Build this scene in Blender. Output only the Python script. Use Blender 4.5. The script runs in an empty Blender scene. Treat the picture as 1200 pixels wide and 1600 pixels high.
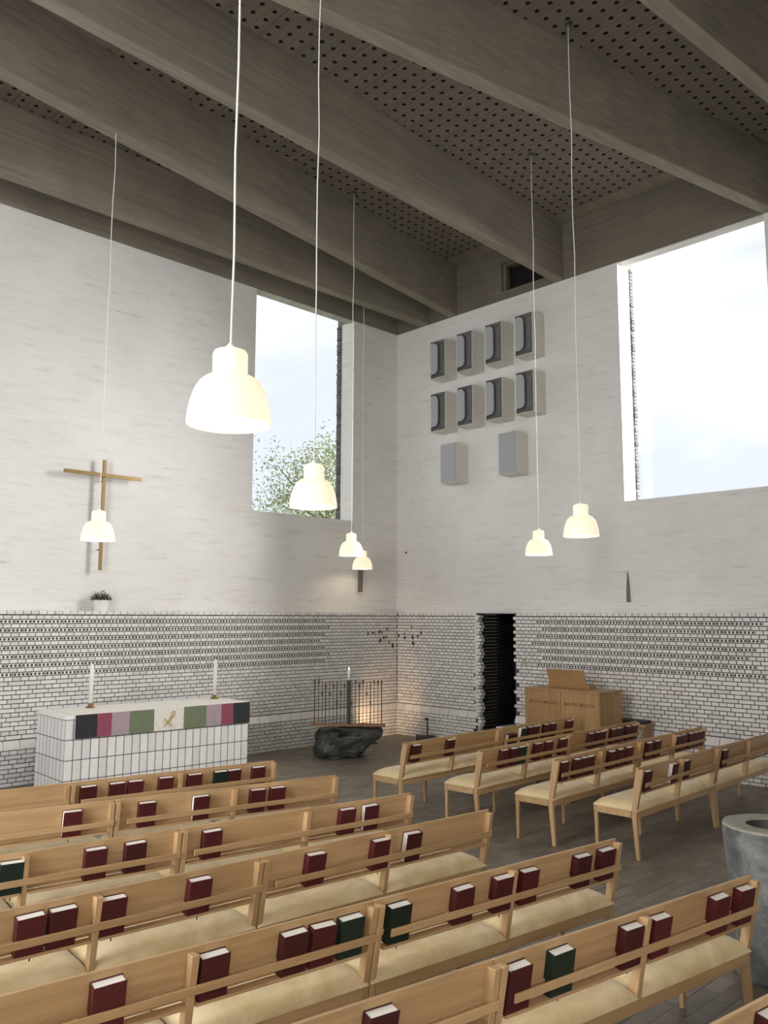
import bpy, bmesh, math, random
from mathutils import Vector, Matrix, noise
random.seed(7)
PI = math.pi
scn = bpy.context.scene
COL = scn.collection

# ------------------------------------------------------------------ camera
FPX, PITCH, ROLL, YAW, EYE = 1306.56, 0.123448, -0.0034742, 0.772666, 2.2
cy, sy = math.cos(YAW), math.sin(YAW)
fw = Vector((sy*math.cos(PITCH), cy*math.cos(PITCH), math.sin(PITCH)))
rt0 = Vector((cy, -sy, 0)); dn0 = fw.cross(rt0)
cr, sr = math.cos(ROLL), math.sin(ROLL)
rt = cr*rt0 + sr*dn0; dn = -sr*rt0 + cr*dn0
cam = bpy.data.cameras.new('camera')
cam.sensor_fit = 'VERTICAL'; cam.sensor_height = 36.0; cam.sensor_width = 27.0
cam.lens = FPX/1600*36.0
cam.clip_start = .05; cam.clip_end = 300
cam_o = bpy.data.objects.new('camera', cam); COL.objects.link(cam_o)
M = Matrix.Identity(4)
for i, v in enumerate((rt, -dn, -fw)):
    for j in range(3): M[j][i] = v[j]
M[2][3] = EYE
cam_o.matrix_world = M
scn.camera = cam_o
def proj(p):
    d = Vector(p) - Vector((0, 0, EYE))
    z = d.dot(fw)
    if z < .1: return None
    return 600+FPX*d.dot(rt)/z, 800+FPX*d.dot(dn)/z, z

# ------------------------------------------------------------------ world, lights, exposure
scn.view_settings.view_transform = 'Standard'; scn.view_settings.look = 'None'
scn.view_settings.gamma = 1.0; scn.view_settings.use_curve_mapping = False
scn.view_settings.exposure = 0.2
scn.cycles.use_denoising = True
scn.cycles.max_bounces = 12; scn.cycles.diffuse_bounces = 7; scn.cycles.transparent_max_bounces = 12
scn.cycles.sample_clamp_indirect = 4.0
W = bpy.data.worlds.new('sky'); scn.world = W; W.use_nodes = True
wn = W.node_tree.nodes; wl = W.node_tree.links; wn.clear()
def N(t, x): return x.nodes.new(t)
o_ = wn.new('ShaderNodeOutputWorld'); bg = wn.new('ShaderNodeBackground'); bg.inputs[1].default_value = 1.0
tc = wn.new('ShaderNodeTexCoord'); mp = wn.new('ShaderNodeMapping'); mp.inputs['Scale'].default_value = (1.5, 1.5, 4.5)
mp.inputs['Location'].default_value = (.35, .1, .62)
nz = wn.new('ShaderNodeTexNoise'); nz.inputs['Scale'].default_value = 1.3; nz.inputs['Detail'].default_value = 5; nz.inputs['Roughness'].default_value = .5
rp = wn.new('ShaderNodeValToRGB'); rp.color_ramp.elements[0].position = .40; rp.color_ramp.elements[0].color = (.80, .85, .94, 1)
rp.color_ramp.elements[1].position = .66; rp.color_ramp.elements[1].color = (2.1, 2.1, 2.08, 1)
e = rp.color_ramp.elements.new(.52); e.color = (1.05, 1.07, 1.10, 1)
wl.new(tc.outputs['Generated'], mp.inputs[0]); wl.new(mp.outputs[0], nz.inputs[0]); wl.new(nz.outputs[0], rp.inputs[0])
wl.new(rp.outputs[0], bg.inputs[0]); wl.new(bg.outputs[0], o_.inputs[0])

sun = bpy.data.lights.new('sun', 'SUN'); sun.energy = 18; sun.angle = math.radians(50); sun.color = (1, .98, .95)
sun_o = bpy.data.objects.new('sun', sun); COL.objects.link(sun_o)
sun_o.rotation_euler = Vector((-1, .68, -.42)).to_track_quat('-Z', 'Y').to_euler()
def area(name, loc, aim, sx, sz, power, col):
    l = bpy.data.lights.new(name, 'AREA'); l.shape = 'RECTANGLE'; l.size = sx; l.size_y = sz; l.energy = power; l.color = col
    o = bpy.data.objects.new(name, l); COL.objects.link(o); o.location = loc
    o.rotation_euler = Vector(aim).to_track_quat('-Z', 'Z').to_euler(); return o
area('area_fill_left', (-2.9, 4.4, 3.3), (1, .1, .04), 8.5, 2.2, 580, (.97, .98, 1))  # fill light added at an unseen left window, in place of daylight
area('area_fill_back', (-.2, -2.9, 3.4), (.35, 1, -.5), 4.4, 2.4, 110, (1, .98, .95))  # second added fill, at the unseen window behind the camera

# ------------------------------------------------------------------ materials
def mat(name, col=(.5, .5, .5), rough=.6, metal=0, build=None, **kw):
    m = bpy.data.materials.new(name); m.use_nodes = True
    t = m.node_tree; b = t.nodes['Principled BSDF']
    b.inputs['Base Color'].default_value = (*col, 1); b.inputs['Roughness'].default_value = rough; b.inputs['Metallic'].default_value = metal
    for k, v in kw.items(): b.inputs[k].default_value = v
    if build: build(t, b)
    return m
def texco(t, scale=(1, 1, 1), loc=(0, 0, 0), kind='Object'):
    c = N('ShaderNodeTexCoord', t); mp = N('ShaderNodeMapping', t); mp.inputs['Scale'].default_value = scale; mp.inputs['Location'].default_value = loc
    t.links.new(c.outputs[kind], mp.inputs[0]); return mp.outputs[0]
def ntex(t, vec, scale, detail=4, rough=.5, dist=0):
    n = N('ShaderNodeTexNoise', t); n.inputs['Scale'].default_value = scale; n.inputs['Detail'].default_value = detail
    n.inputs['Roughness'].default_value = rough; n.inputs['Distortion'].default_value = dist
    t.links.new(vec, n.inputs[0]); return n.outputs[0]
def ramp(t, fac, stops):
    r = N('ShaderNodeValToRGB', t); e = r.color_ramp.elements
    while len(e) < len(stops): e.new(.5)
    for i, (p, c) in enumerate(stops):
        e[i].position = p; e[i].color = (*c, 1) if len(c) == 3 else c
    t.links.new(fac, r.inputs[0]); return r.outputs[0]
def mix(t, a, b, fac, mode='MIX'):
    m = N('ShaderNodeMix', t); m.data_type = 'RGBA'; m.blend_type = mode
    for s, v in ((m.inputs[6], a), (m.inputs[7], b), (m.inputs[0], fac)):
        if hasattr(v, 'links'): t.links.new(v, s)
        else: s.default_value = v if not isinstance(v, tuple) or len(v) != 3 else (*v, 1)
    return m.outputs[2]
def bump(t, b, h, strength, dist):
    n = N('ShaderNodeBump', t); n.inputs['Strength'].default_value = strength; n.inputs['Distance'].default_value = dist
    t.links.new(h, n.inputs['Height']); t.links.new(n.outputs[0], b.inputs['Normal'])
def island(t):
    return N('ShaderNodeNewGeometry', t).outputs['Random Per Island']
def objrand(t):
    return N('ShaderNodeObjectInfo', t).outputs['Random']
L_ = lambda t, o, i: t.links.new(o, i)

def wood_build(c0, c1, c2, axis=0, rnd=True):
    def f(t, b):
        sc = [22, 22, 22]; sc[axis] = 1.6
        v = texco(t, tuple(sc))
        if rnd:
            a = N('ShaderNodeVectorMath', t); a.operation = 'ADD'
            k = N('ShaderNodeMath', t); k.operation = 'MULTIPLY'; k.inputs[1].default_value = 37
            L_(t, objrand(t), k.inputs[0]); L_(t, v, a.inputs[0]); L_(t, k.outputs[0], a.inputs[1]); v = a.outputs[0]
        g = ntex(t, v, 1.0, 6, .6, .6)
        c = ramp(t, g, [(.28, c0), (.5, c1), (.72, c2)])
        if rnd:
            h = ramp(t, objrand(t), [(0, (.88, .86, .82)), (1, (1.06, 1.05, 1.04))])
            c = mix(t, c, h, 1.0, 'MULTIPLY')
        L_(t, c, b.inputs['Base Color'])
        bump(t, b, g, .12, .002)
    return f
WOOD = mat('beech_wood', rough=.42, build=wood_build((.43, .275, .135), (.51, .335, .175), (.585, .40, .22)))
WOODV = mat('beech_wood_upright', rough=.42, build=wood_build((.43, .275, .135), (.51, .335, .175), (.585, .40, .22), 2))
ORGANW = mat('oak_panel', rough=.45, build=wood_build((.27, .16, .065), (.34, .21, .09), (.41, .26, .125), 2))
ORGANH = mat('oak_panel_flat', rough=.45, build=wood_build((.30, .18, .075), (.37, .23, .105), (.44, .285, .14), 1))
BOARDW = mat('brown_board', rough=.5, build=wood_build((.20, .10, .04), (.27, .14, .06), (.33, .18, .08), 0))
def cush_b(t, b):
    v = texco(t)
    a = ntex(t, v, 4.5, 5, .62, .8)
    c = ramp(t, a, [(.32, (.60, .455, .225)), (.68, (.80, .66, .41))])
    L_(t, c, b.inputs['Base Color'])
    bump(t, b, ntex(t, v, 260, 2, .6), .25, .001)
CUSH = mat('cream_upholstery', rough=.6, build=cush_b, **{'Sheen Weight': .25, 'Sheen Roughness': .4})
def conc_b(base, streak, lo=.75, hi=1.2):
    def f(t, b):
        v = texco(t, streak)
        a = ntex(t, v, 1, 6, .6, .3)
        d = ntex(t, texco(t), 1.1, 4, .6)
        c = ramp(t, a, [(.25, tuple(x*lo for x in base)), (.75, tuple(x*hi for x in base))])
        c2 = ramp(t, d, [(.3, (.82, .82, .82)), (.7, (1.08, 1.07, 1.05))])
        L_(t, mix(t, c, c2, 1.0, 'MULTIPLY'), b.inputs['Base Color'])
        bump(t, b, a, .5, .006)
    return f
CONC = mat('board_marked_concrete', rough=.85, build=conc_b((.24, .21, .165), (.5, 14, 22)))
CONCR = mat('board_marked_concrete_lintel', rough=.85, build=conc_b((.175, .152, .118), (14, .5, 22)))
PERF = mat('perforated_concrete', rough=.9, build=conc_b((.165, .14, .107), (30, .8, 30)))
VOID = mat('cavity_shade', (.012, .011, .010), .95)  # near-black colour paints in the shade inside ceiling holes and vent
def wallb(axis):
    def f(t, b):
        c = N('ShaderNodeTexCoord', t); s = N('ShaderNodeSeparateXYZ', t); k = N('ShaderNodeCombineXYZ', t)
        L_(t, c.outputs['Object'], s.inputs[0]); L_(t, s.outputs[axis], k.inputs[0]); L_(t, s.outputs[2], k.inputs[1])
        br = N('ShaderNodeTexBrick', t); br.inputs['Scale'].default_value = 1; br.inputs['Brick Width'].default_value = .214; br.inputs['Row Height'].default_value = .0578
        br.inputs['Mortar Size'].default_value = .006; br.inputs['Mortar Smooth'].default_value = .8; br.offset = .5
        L_(t, k.outputs[0], br.inputs[0])
        v = texco(t)
        vs = texco(t, (1.2, 1.2, 9))
        n1 = ntex(t, v, .55, 5, .6); n2 = ntex(t, vs, 1.6, 8, .72, .2); n3 = ntex(t, v, 26, 5, .7)
        col = ramp(t, n1, [(.3, (.74, .715, .68)), (.7, (.84, .825, .80))])
        st = ramp(t, n2, [(.28, (.62, .60, .57)), (.38, (.92, .915, .91)), (.5, (1, 1, 1))])
        col = mix(t, col, st, .8, 'MULTIPLY')
        L_(t, col, b.inputs['Base Color'])
        a1 = N('ShaderNodeMath', t); a1.operation = 'MULTIPLY_ADD'; a1.inputs[1].default_value = -.55
        L_(t, br.outputs['Fac'], a1.inputs[0]); L_(t, n3, a1.inputs[2])
        bump(t, b, a1.outputs[0], .55, .006)
    return f
WALLX = mat('whitewashed_brick_altar', rough=.9, build=wallb(0))
WALLY = mat('whitewashed_brick_side', rough=.9, build=wallb(1))
def glaze_b(base, dark, isl=True):
    def f(t, b):
        r = island(t) if isl else objrand(t)
        c = ramp(t, r, [(0, dark), (.5, base), (1, tuple(min(1, x*1.06) for x in base))])
        n = ntex(t, texco(t), 14, 3)
        c = mix(t, c, ramp(t, n, [(.3, (.9, .89, .87)), (.7, (1, 1, 1))]), .6, 'MULTIPLY')
        L_(t, c, b.inputs['Base Color'])
    return f
GLZ = mat('white_glazed_brick', rough=.28, build=glaze_b((.76, .74, .715), (.66, .635, .60)))
GLZO = mat('white_glazed_brick_single', rough=.28, build=glaze_b((.76, .74, .715), (.66, .635, .60), False))
MORT = mat('dark_joint', (.07, .066, .062), .9)
HOLE = mat('dark_perforation', (.03, .028, .026), .9)
BLKB = mat('black_brick', rough=.5, build=glaze_b((.018, .018, .018), (.008, .008, .009)))
EXTB = mat('grey_outer_brick', rough=.9, build=glaze_b((.16, .155, .15), (.09, .088, .085)))
def paver_b(isl):
    def f(t, b):
        r = island(t) if isl else objrand(t)
        c = ramp(t, r, [(0, (.16, .137, .11)), (.5, (.195, .168, .137)), (1, (.23, .20, .165))])
        n = ntex(t, texco(t, kind='Object'), 9, 5, .65)
        c = mix(t, c, ramp(t, n, [(.3, (.8, .79, .78)), (.7, (1.12, 1.1, 1.08))]), .8, 'MULTIPLY')
        L_(t, c, b.inputs['Base Color']); bump(t, b, n, .2, .003)
    return f
PAV = mat('brown_floor_brick', rough=.5, build=paver_b(True))
PAVO = mat('brown_floor_brick_single', rough=.5, build=paver_b(False))
PJOINT = mat('floor_joint', (.15, .13, .107), .9)
BRASS = mat('brass', (.30, .205, .095), .38, .85)
DARKM = mat('dark_metal', (.10, .09, .08), .5, .6)
DARKM2 = mat('weathered_bronze', (.17, .155, .135), .5, .5)
BLACK = mat('black_plastic', (.02, .02, .021), .5)
WHITE = mat('white_paint', (.80, .79, .77), .5)
CORD = mat('white_cord', (.82, .81, .78), .5)
SPKB = mat('speaker_beige', (.68, .655, .60), .55)
SPKG = mat('speaker_grey_cloth', rough=.8, build=lambda t, b: (L_(t, ramp(t, ntex(t, texco(t), 400, 2), [(.3, (.36, .37, .39)), (.7, (.45, .46, .48))]), b.inputs['Base Color'])))
SPKD = mat('speaker_dark_funnel', (.19, .19, .19), .7)
def shade_b(t, b):
    b.inputs['Emission Color'].default_value = (1, .85, .56, 1); b.inputs['Emission Strength'].default_value = .72
SHADE = mat('opal_glass', (.50, .48, .44), .22, build=shade_b)
BULB = mat('lit_bulb', (1, .95, .85), .3, **{'Emission Color': (1, .86, .62, 1), 'Emission Strength': 6.0})
def book_b(c):
    def f(t, b):
        h = ramp(t, objrand(t), [(0, tuple(x*.7 for x in c)), (1, tuple(x*1.25 for x in c))])
        n = ntex(t, texco(t), 30, 4, .6)
        L_(t, mix(t, h, ramp(t, n, [(.3, (.8, .8, .8)), (.7, (1.1, 1.1, 1.1))]), 1.0, 'MULTIPLY'), b.inputs['Base Color'])
        bump(t, b, ntex(t, texco(t), 350, 2), .2, .0006)
    return f
RED = mat('dark_red_book_cloth', rough=.5, build=book_b((.075, .0085, .011)))
GREEN = mat('dark_green_book_cloth', rough=.5, build=book_b((.009, .025, .018)))
BLKC = mat('black_book_cloth', rough=.5, build=book_b((.015, .015, .016)))
PAGES = mat('book_pages', rough=.8, build=lambda t, b: L_(t, ramp(t, ntex(t, texco(t, (4, 4, 300)), 1, 2), [(.3, (.78, .75, .68)), (.7, (.88, .86, .80))]), b.inputs['Base Color']))
TILE = mat('white_altar_tile', rough=.3, build=glaze_b((.76, .755, .74), (.69, .68, .665), False))
GROUT = mat('dark_grout', (.10, .10, .105), .9)
SLAB = mat('white_altar_slab', (.80, .79, .77), .5)
def cloth(name, c):
    def f(t, b):
        v = texco(t, (120, 120, 25)); n = ntex(t, v, 1, 3)
        L_(t, ramp(t, n, [(.3, tuple(x*.82 for x in c)), (.7, tuple(min(1, x*1.12) for x in c))]), b.inputs['Base Color'])
        bump(t, b, n, .3, .001)
    return mat(name, rough=.85, build=f, **{'Sheen Weight': .2})
CL = dict(black=cloth('black_cloth', (.012, .013, .017)), magenta=cloth('magenta_cloth', (.25, .05, .09)), mauve=cloth('mauve_cloth', (.36, .275, .31)),
          green=cloth('sage_cloth', (.14, .172, .095)), cream=cloth('cream_cloth', (.72, .68, .61)))
GOLD = mat('gold_thread', (.50, .32, .08), .5, .3)
WAX = mat('candle_wax', (.86, .84, .78), .45, **{'Subsurface Weight': .1})
FLAME = mat('candle_flame', (1, .9, .7), .5, **{'Emission Color': (1, .88, .68, 1), 'Emission Strength': 2.5})
def stone_b(c0, c1, c2, sc):
    def f(t, b):
        v = texco(t); n = ntex(t, v, sc, 8, .68, .5); k = ntex(t, v, sc*5, 4, .6)
        L_(t, ramp(t, n, [(.3, c0), (.5, c1), (.68, c2)]), b.inputs['Base Color']); bump(t, b, k, .6, .02)
    return f
ROCK = mat('dark_green_rock', rough=.55, build=stone_b((.022, .022, .02), (.04, .045, .042), (.10, .105, .095), 3.2))
FONTS = mat('grey_font_stone', rough=.75, build=stone_b((.06, .063, .062), (.14, .145, .142), (.26, .265, .25), 5.5))
FONTR = mat('pale_font_rim', rough=.8, build=stone_b((.25, .24, .195), (.32, .305, .255), (.39, .375, .315), 9))
LEAF = mat('pot_plant_leaf', rough=.6, build=lambda t, b: L_(t, ramp(t, island(t), [(0, (.03, .035, .022)), (1, (.10, .115, .07))]), b.inputs['Base Color']))
def tleaf_b(t, b):
    b.inputs['Transmission Weight'].default_value = 0
    L_(t, ramp(t, island(t), [(0, (.20, .24, .13)), (.5, (.30, .345, .20)), (1, (.42, .46, .30))]), b.inputs['Base Color'])
TLEAF = mat('tree_leaf', rough=.6, build=tleaf_b)
BARK = mat('tree_bark', rough=.9, build=stone_b((.07, .055, .04), (.11, .09, .07), (.16, .13, .10), 6))
GRASS = mat('lawn_grass', rough=.9, build=stone_b((.10, .12, .07), (.14, .165, .095), (.19, .21, .13), 3))
def glass_b(t, b):
    t.nodes.remove(b); o = [n for n in t.nodes if n.type == 'OUTPUT_MATERIAL'][0]
    tr = N('ShaderNodeBsdfTransparent', t); tr.inputs[0].default_value = (.985, .99, .99, 1); g = N('ShaderNodeBsdfGlossy', t); g.inputs['Roughness'].default_value = .02
    fr = N('ShaderNodeFresnel', t); fr.inputs[0].default_value = 1.45; m = N('ShaderNodeMixShader', t)
    ge = N('ShaderNodeNewGeometry', t); su = N('ShaderNodeMath', t); su.operation = 'SUBTRACT'; su.inputs[0].default_value = 1; L_(t, ge.outputs['Backfacing'], su.inputs[1])
    mu = N('ShaderNodeMath', t); mu.operation = 'MULTIPLY'; L_(t, fr.outputs[0], mu.inputs[0]); L_(t, su.outputs[0], mu.inputs[1])
    L_(t, mu.outputs[0], m.inputs[0]); L_(t, tr.outputs[0], m.inputs[1]); L_(t, g.outputs[0], m.inputs[2]); L_(t, m.outputs[0], o.inputs[0])
GLASS = mat('window_glass', build=glass_b)

# ------------------------------------------------------------------ mesh helpers
class MB:
    def __init__(s): s.v = []; s.f = []; s.mi = []
    def add(s, vs, fs, mi=0):
        o = len(s.v); s.v += [tuple(v) for v in vs]; s.f += [tuple(i+o for i in f) for f in fs]; s.mi += [mi]*len(fs); return s
    def box(s, x0, x1, y0, y1, z0, z1, mi=0, T=None):
        vs = [(x0, y0, z0), (x1, y0, z0), (x1, y1, z0), (x0, y1, z0), (x0, y0, z1), (x1, y0, z1), (x1, y1, z1), (x0, y1, z1)]
        if T: vs = [T @ Vector(v) for v in vs]
        return s.add(vs, [(0, 3, 2, 1), (4, 5, 6, 7), (0, 1, 5, 4), (1, 2, 6, 5), (2, 3, 7, 6), (3, 0, 4, 7)], mi)
    def prism(s, poly, a0, a1, axis='x', mi=0):
        """poly of 2D points extruded along an axis: x -> (y,z), y -> (x,z), z -> (x,y)"""
        def P(p, a): return (a, p[0], p[1]) if axis == 'x' else ((p[0], a, p[1]) if axis == 'y' else (p[0], p[1], a))
        n = len(poly); vs = [P(p, a0) for p in poly]+[P(p, a1) for p in poly]
        fs = [tuple(range(n)), tuple(range(2*n-1, n-1, -1))]+[(i, i+n, (i+1) % n+n, (i+1) % n) for i in range(n)]
        return s.add(vs, fs, mi)
    def lathe(s, prof, n=32, c=(0, 0, 0), mi=0, cap0=False, cap1=False, wob=None):
        vs = []; fs = []
        for k, (r, z) in enumerate(prof):
            for i in range(n):
                a = 2*PI*i/n; rr = r if wob is None else r*wob(a, z)
                vs.append((c[0]+rr*math.cos(a), c[1]+rr*math.sin(a), c[2]+z))
        for k in range(len(prof)-1):
            for i in range(n):
                j = (i+1) % n; fs.append((k*n+i, k*n+j, (k+1)*n+j, (k+1)*n+i))
        if cap0: fs.append(tuple(range(n-1, -1, -1)))
        if cap1: fs.append(tuple((len(prof)-1)*n+i for i in range(n)))
        return s.add(vs, fs, mi)
    def tube(s, pts, r, n=8, mi=0):
        pts = [Vector(p) for p in pts]; vs = []; fs = []
        rs = r if isinstance(r, (list, tuple)) else [r]*len(pts)
        for k, p in enumerate(pts):
            d = (pts[min(k+1, len(pts)-1)]-pts[max(k-1, 0)]).normalized()
            u = d.cross(Vector((0, 0, 1)) if abs(d.z) < .95 else Vector((1, 0, 0))).normalized(); w = d.cross(u)
            vs += [p+rs[k]*(math.cos(2*PI*i/n)*u+math.sin(2*PI*i/n)*w) for i in range(n)]
        for k in range(len(pts)-1):
            for i in range(n):
                j = (i+1) % n; fs.append((k*n+i, k*n+j, (k+1)*n+j, (k+1)*n+i))
        fs += [tuple(range(n-1, -1, -1)), tuple((len(pts)-1)*n+i for i in range(n))]
        return s.add(vs, fs, mi)
    def mesh(s, name, mats, bevel=0, seg=2, smooth=False):
        me = bpy.data.meshes.new(name); me.from_pydata(s.v, [], s.f)
        for m in (mats if isinstance(mats, (list, tuple)) else [mats]): me.materials.append(m)
        me.polygons.foreach_set('material_index', s.mi)
        bm = bmesh.new(); bm.from_mesh(me)
        bmesh.ops.recalc_face_normals(bm, faces=bm.faces)
        if bevel:
            es = [e for e in bm.edges if len(e.link_faces) == 2 and e.calc_face_angle(0) > .5]
            bmesh.ops.bevel(bm, geom=es, offset=bevel, segments=seg, profile=.5, affect='EDGES', clamp_overlap=True)
        if smooth:
            for f in bm.faces: f.smooth = True
        bm.to_mesh(me); bm.free(); me.update()
        return me
def link(name, me, parent=None, loc=None, rz=None):
    o = bpy.data.objects.new(name, me); COL.objects.link(o)
    if parent: o.parent = parent
    if loc: o.location = loc
    if rz is not None: o.rotation_euler[2] = rz
    return o
def build(mb, name, mats, parent=None, **k): return link(name, mb.mesh(name, mats, **k), parent)
def box(name, x0, x1, y0, y1, z0, z1, m, parent=None, bevel=.003, seg=2): return build(MB().box(x0, x1, y0, y1, z0, z1), name, m, parent, bevel=bevel, seg=seg)
def tag(o, label, cat, group=None):
    o['label'] = label; o['category'] = cat
    if group: o['group'] = group
    return o
def empty(name, label, cat, loc=(0, 0, 0), rz=0, group=None):
    o = link(name, None, None, loc, rz); o.empty_display_size = .1
    return tag(o, label, cat, group)
def structure(o): o['kind'] = 'structure'; return o
def stuff(o): o['kind'] = 'stuff'; return o
def copy_tree(src, loc, rz, label=None):
    r = src.copy(); COL.objects.link(r); r.location = loc; r.rotation_euler[2] = rz
    if label: r['label'] = label
    for ch in src.children:
        c = ch.copy(); COL.objects.link(c); c.parent = r
        for g in ch.children:
            d = g.copy(); COL.objects.link(d); d.parent = c
    return r

# ------------------------------------------------------------------ room shell
XW, YW = 11.458, 11.387          # face of the glazed brick wainscot
XU, YU = 11.658, 11.587          # face of the whitewashed wall above
ZT, ZC, ZL = 7.86, 8.80, 2.20    # wall top, ceiling, ledge
XL, YB = -3.0, -3.0              # unseen ends of the room
def wall_grid(axis, s0, s1, z0, z1, holes, d0, d1):
    """wall slab between depths d0,d1; axis 'x': s is x, depth is y; axis 'y': s is y, depth is x"""
    mb = MB()
    S = sorted({s0, s1, *[h[0] for h in holes], *[h[1] for h in holes]}); Z = sorted({z0, z1, *[h[2] for h in holes], *[h[3] for h in holes]})
    solid = lambda i, j: 0 <= i < len(S)-1 and 0 <= j < len(Z)-1 and not any(h[0] <= (S[i]+S[i+1])/2 <= h[1] and h[2] <= (Z[j]+Z[j+1])/2 <= h[3] for h in holes)
    P = lambda s, d, z: (s, d, z) if axis == 'x' else (d, s, z)
    def q(*p): mb.add(p, [(0, 1, 2, 3)])
    for i in range(len(S)-1):
        for j in range(len(Z)-1):
            if not solid(i, j): continue
            a, b, c, e = S[i], S[i+1], Z[j], Z[j+1]
            for d in (d0, d1): q(P(a, d, c), P(b, d, c), P(b, d, e), P(a, d, e))
            if not solid(i-1, j): q(P(a, d0, c), P(a, d1, c), P(a, d1, e), P(a, d0, e))
            if not solid(i+1, j): q(P(b, d0, c), P(b, d1, c), P(b, d1, e), P(b, d0, e))
            if not solid(i, j-1): q(P(a, d0, c), P(b, d0, c), P(b, d1, c), P(a, d1, c))
            if not solid(i, j+1): q(P(a, d0, e), P(b, d0, e), P(b, d1, e), P(a, d1, e))
    return mb
WIN1 = (8.178, 10.475, 3.965, ZT); WIN2 = (4.29, 6.605, 3.98, ZT); DOOR = (8.615, 9.418, 0, 2.235)
wall_left = structure(build(wall_grid('x', XL, XU+.46, 0, ZT, [WIN1], YU, YU+.36), 'wall_left', WALLX))
wall_right = structure(build(wall_grid('y', YB, YU, 0, ZT, [WIN2, DOOR], XU, XU+.36), 'wall_right', WALLY))
build(wall_grid('x', XL, XU+.6, 0, ZT, [WIN1], YU+.36, YU+.48), 'outer_leaf', EXTB, wall_left)
build(wall_grid('y', YB, YU, 0, ZT, [WIN2, DOOR], XU+.36, XU+.46), 'outer_leaf', EXTB, wall_right)
# ragged courses of the grey outer leaf seen in the window jambs
mb = MB(); z = 3.97; k = 0
while z < ZT-.02:
    j = random.uniform(0, .022)
    mb.box(10.475-.012-j, 10.476, YU+.365, YU+.475, z, z+.047); z += .0578
stuff(build(mb, 'jamb_bricks', EXTB, wall_left))
mb = MB(); z = 3.985
while z < ZT-.02:
    j = random.uniform(0, .02)
    mb.box(XU+.365, XU+.455, 6.606-.012-j, 6.606, z, z+.047); z += .0578
stuff(build(mb, 'jamb_bricks', EXTB, wall_right))
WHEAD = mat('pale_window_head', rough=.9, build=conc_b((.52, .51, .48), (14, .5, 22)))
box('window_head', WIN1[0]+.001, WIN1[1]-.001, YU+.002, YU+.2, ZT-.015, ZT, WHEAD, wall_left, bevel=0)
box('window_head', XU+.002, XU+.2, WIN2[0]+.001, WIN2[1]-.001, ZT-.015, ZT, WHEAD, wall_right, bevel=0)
# unseen walls, with big windows added and sized for the light they admit
LW = (.1, 8.7, 2.2, 5.6); BW = (-2.5, 2.1, 2.2, 5.6)
structure(build(wall_grid('y', YB, YU, 0, ZC, [LW], XL-.4, XL), 'wall_back', WALLY))
structure(build(wall_grid('x', XL-.4, XU+.46, 0, ZC, [BW], YB-.4, YB), 'wall_near', WALLX))
def window(name, axis, h, d):
    e = structure(link(name, None))
    a, b, c, f = h; m = .06
    mb = MB()
    if axis == 'x': mb.box(a-m, b+m, d, d+.012, c-m, f+.02)
    else: mb.box(d, d+.012, a-m, b+m, c-m, f+.02)
    build(mb, 'pane', GLASS, e)
    mb = MB()
    for (s0, s1, z0, z1) in ((a-m-.03, a-m, c-m, f+.02), (b+m, b+m+.03, c-m, f+.02), (a-m-.03, b+m+.03, c-m-.03, c-m), (a-m-.03, b+m+.03, f+.02, f+.05)):
        if axis == 'x': mb.box(s0, s1, d-.004, d+.03, z0, z1)
        else: mb.box(d-.004, d+.03, s0, s1, z0, z1)
    build(mb, 'window_frame', DARKM, e)
    return e
window('window_1', 'x', (*WIN1[:3], 8.3), YU+.482); window('window_2', 'y', (*WIN2[:3], 8.3), XU+.462)
window('window_3', 'y', LW, XL-.42); window('window_4', 'x', BW, YB-.42)  # the two added windows out of view

# ceiling: slab, perforated planks, beams, lintels over the walls
ceiling = structure(box('ceiling', XL-.4, XU+.5, YB-.4, YU+.5, ZC+.035, ZC+.3, CONC, bevel=0))
PH = .170; X0, Y0 = 7.42, 4.37
def plank_mesh(rows):
    mb = MB(); n = 8
    for i in range(3):
        for j in range(rows):
            cx, cy_ = (i-1)*PH, j*PH; h = PH/2; r = .029
            ex = .004 if i == 0 else 0; ex2 = .004 if i == 2 else 0
            sq = []
            x0, x1, y0, y1 = cx-h+ex, cx+h-ex2, cy_-h, cy_+h; mx, my = cx, cy_
            sq = [(x1, my), (x1, y1), (mx, y1), (x0, y1), (x0, my), (x0, y0), (mx, y0), (x1, y0)]
            ci = [(cx+r*math.cos(PI/4*k), cy_+r*math.sin(PI/4*k)) for k in range(8)]
            mb.add([(a, b, 0) for a, b in sq]+[(a, b, 0) for a, b in ci], [(k, (k+1) % 8, 8+(k+1) % 8, 8+k) for k in range(8)])
            mb.add([(a, b, 0) for a, b in ci]+[(a, b, .03) for a, b in ci], [(k, (k+1) % 8, 8+(k+1) % 8, 8+k) for k in range(8)], 1)
            mb.add([(a, b, .03) for a, b in ci], [tuple(range(8))], 1)
    x0, x1, y0, y1 = -1.5*PH+.004, 1.5*PH-.004, -PH/2, (rows-.5)*PH
    for a, b in (((x0, y0), (x0, y1)), ((x1, y0), (x1, y1)), ((x0, y0), (x1, y0)), ((x0, y1), (x1, y1))):
        mb.add([(*a, 0), (*b, 0), (*b, .034), (*a, .034)], [(0, 1, 2, 3)])
    return mb.mesh('plank', [PERF, VOID])
rows = 66
pm = plank_mesh(rows); y_start = Y0 - 25*PH
k0 = int((X0-.4)/(3*PH))
for k in range(-k0, 60):
    x = X0+k*3*PH
    if x > XU-.2: break
    link('plank', pm, ceiling, (x, y_start, ZC+random.uniform(-.004, .004)))
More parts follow.
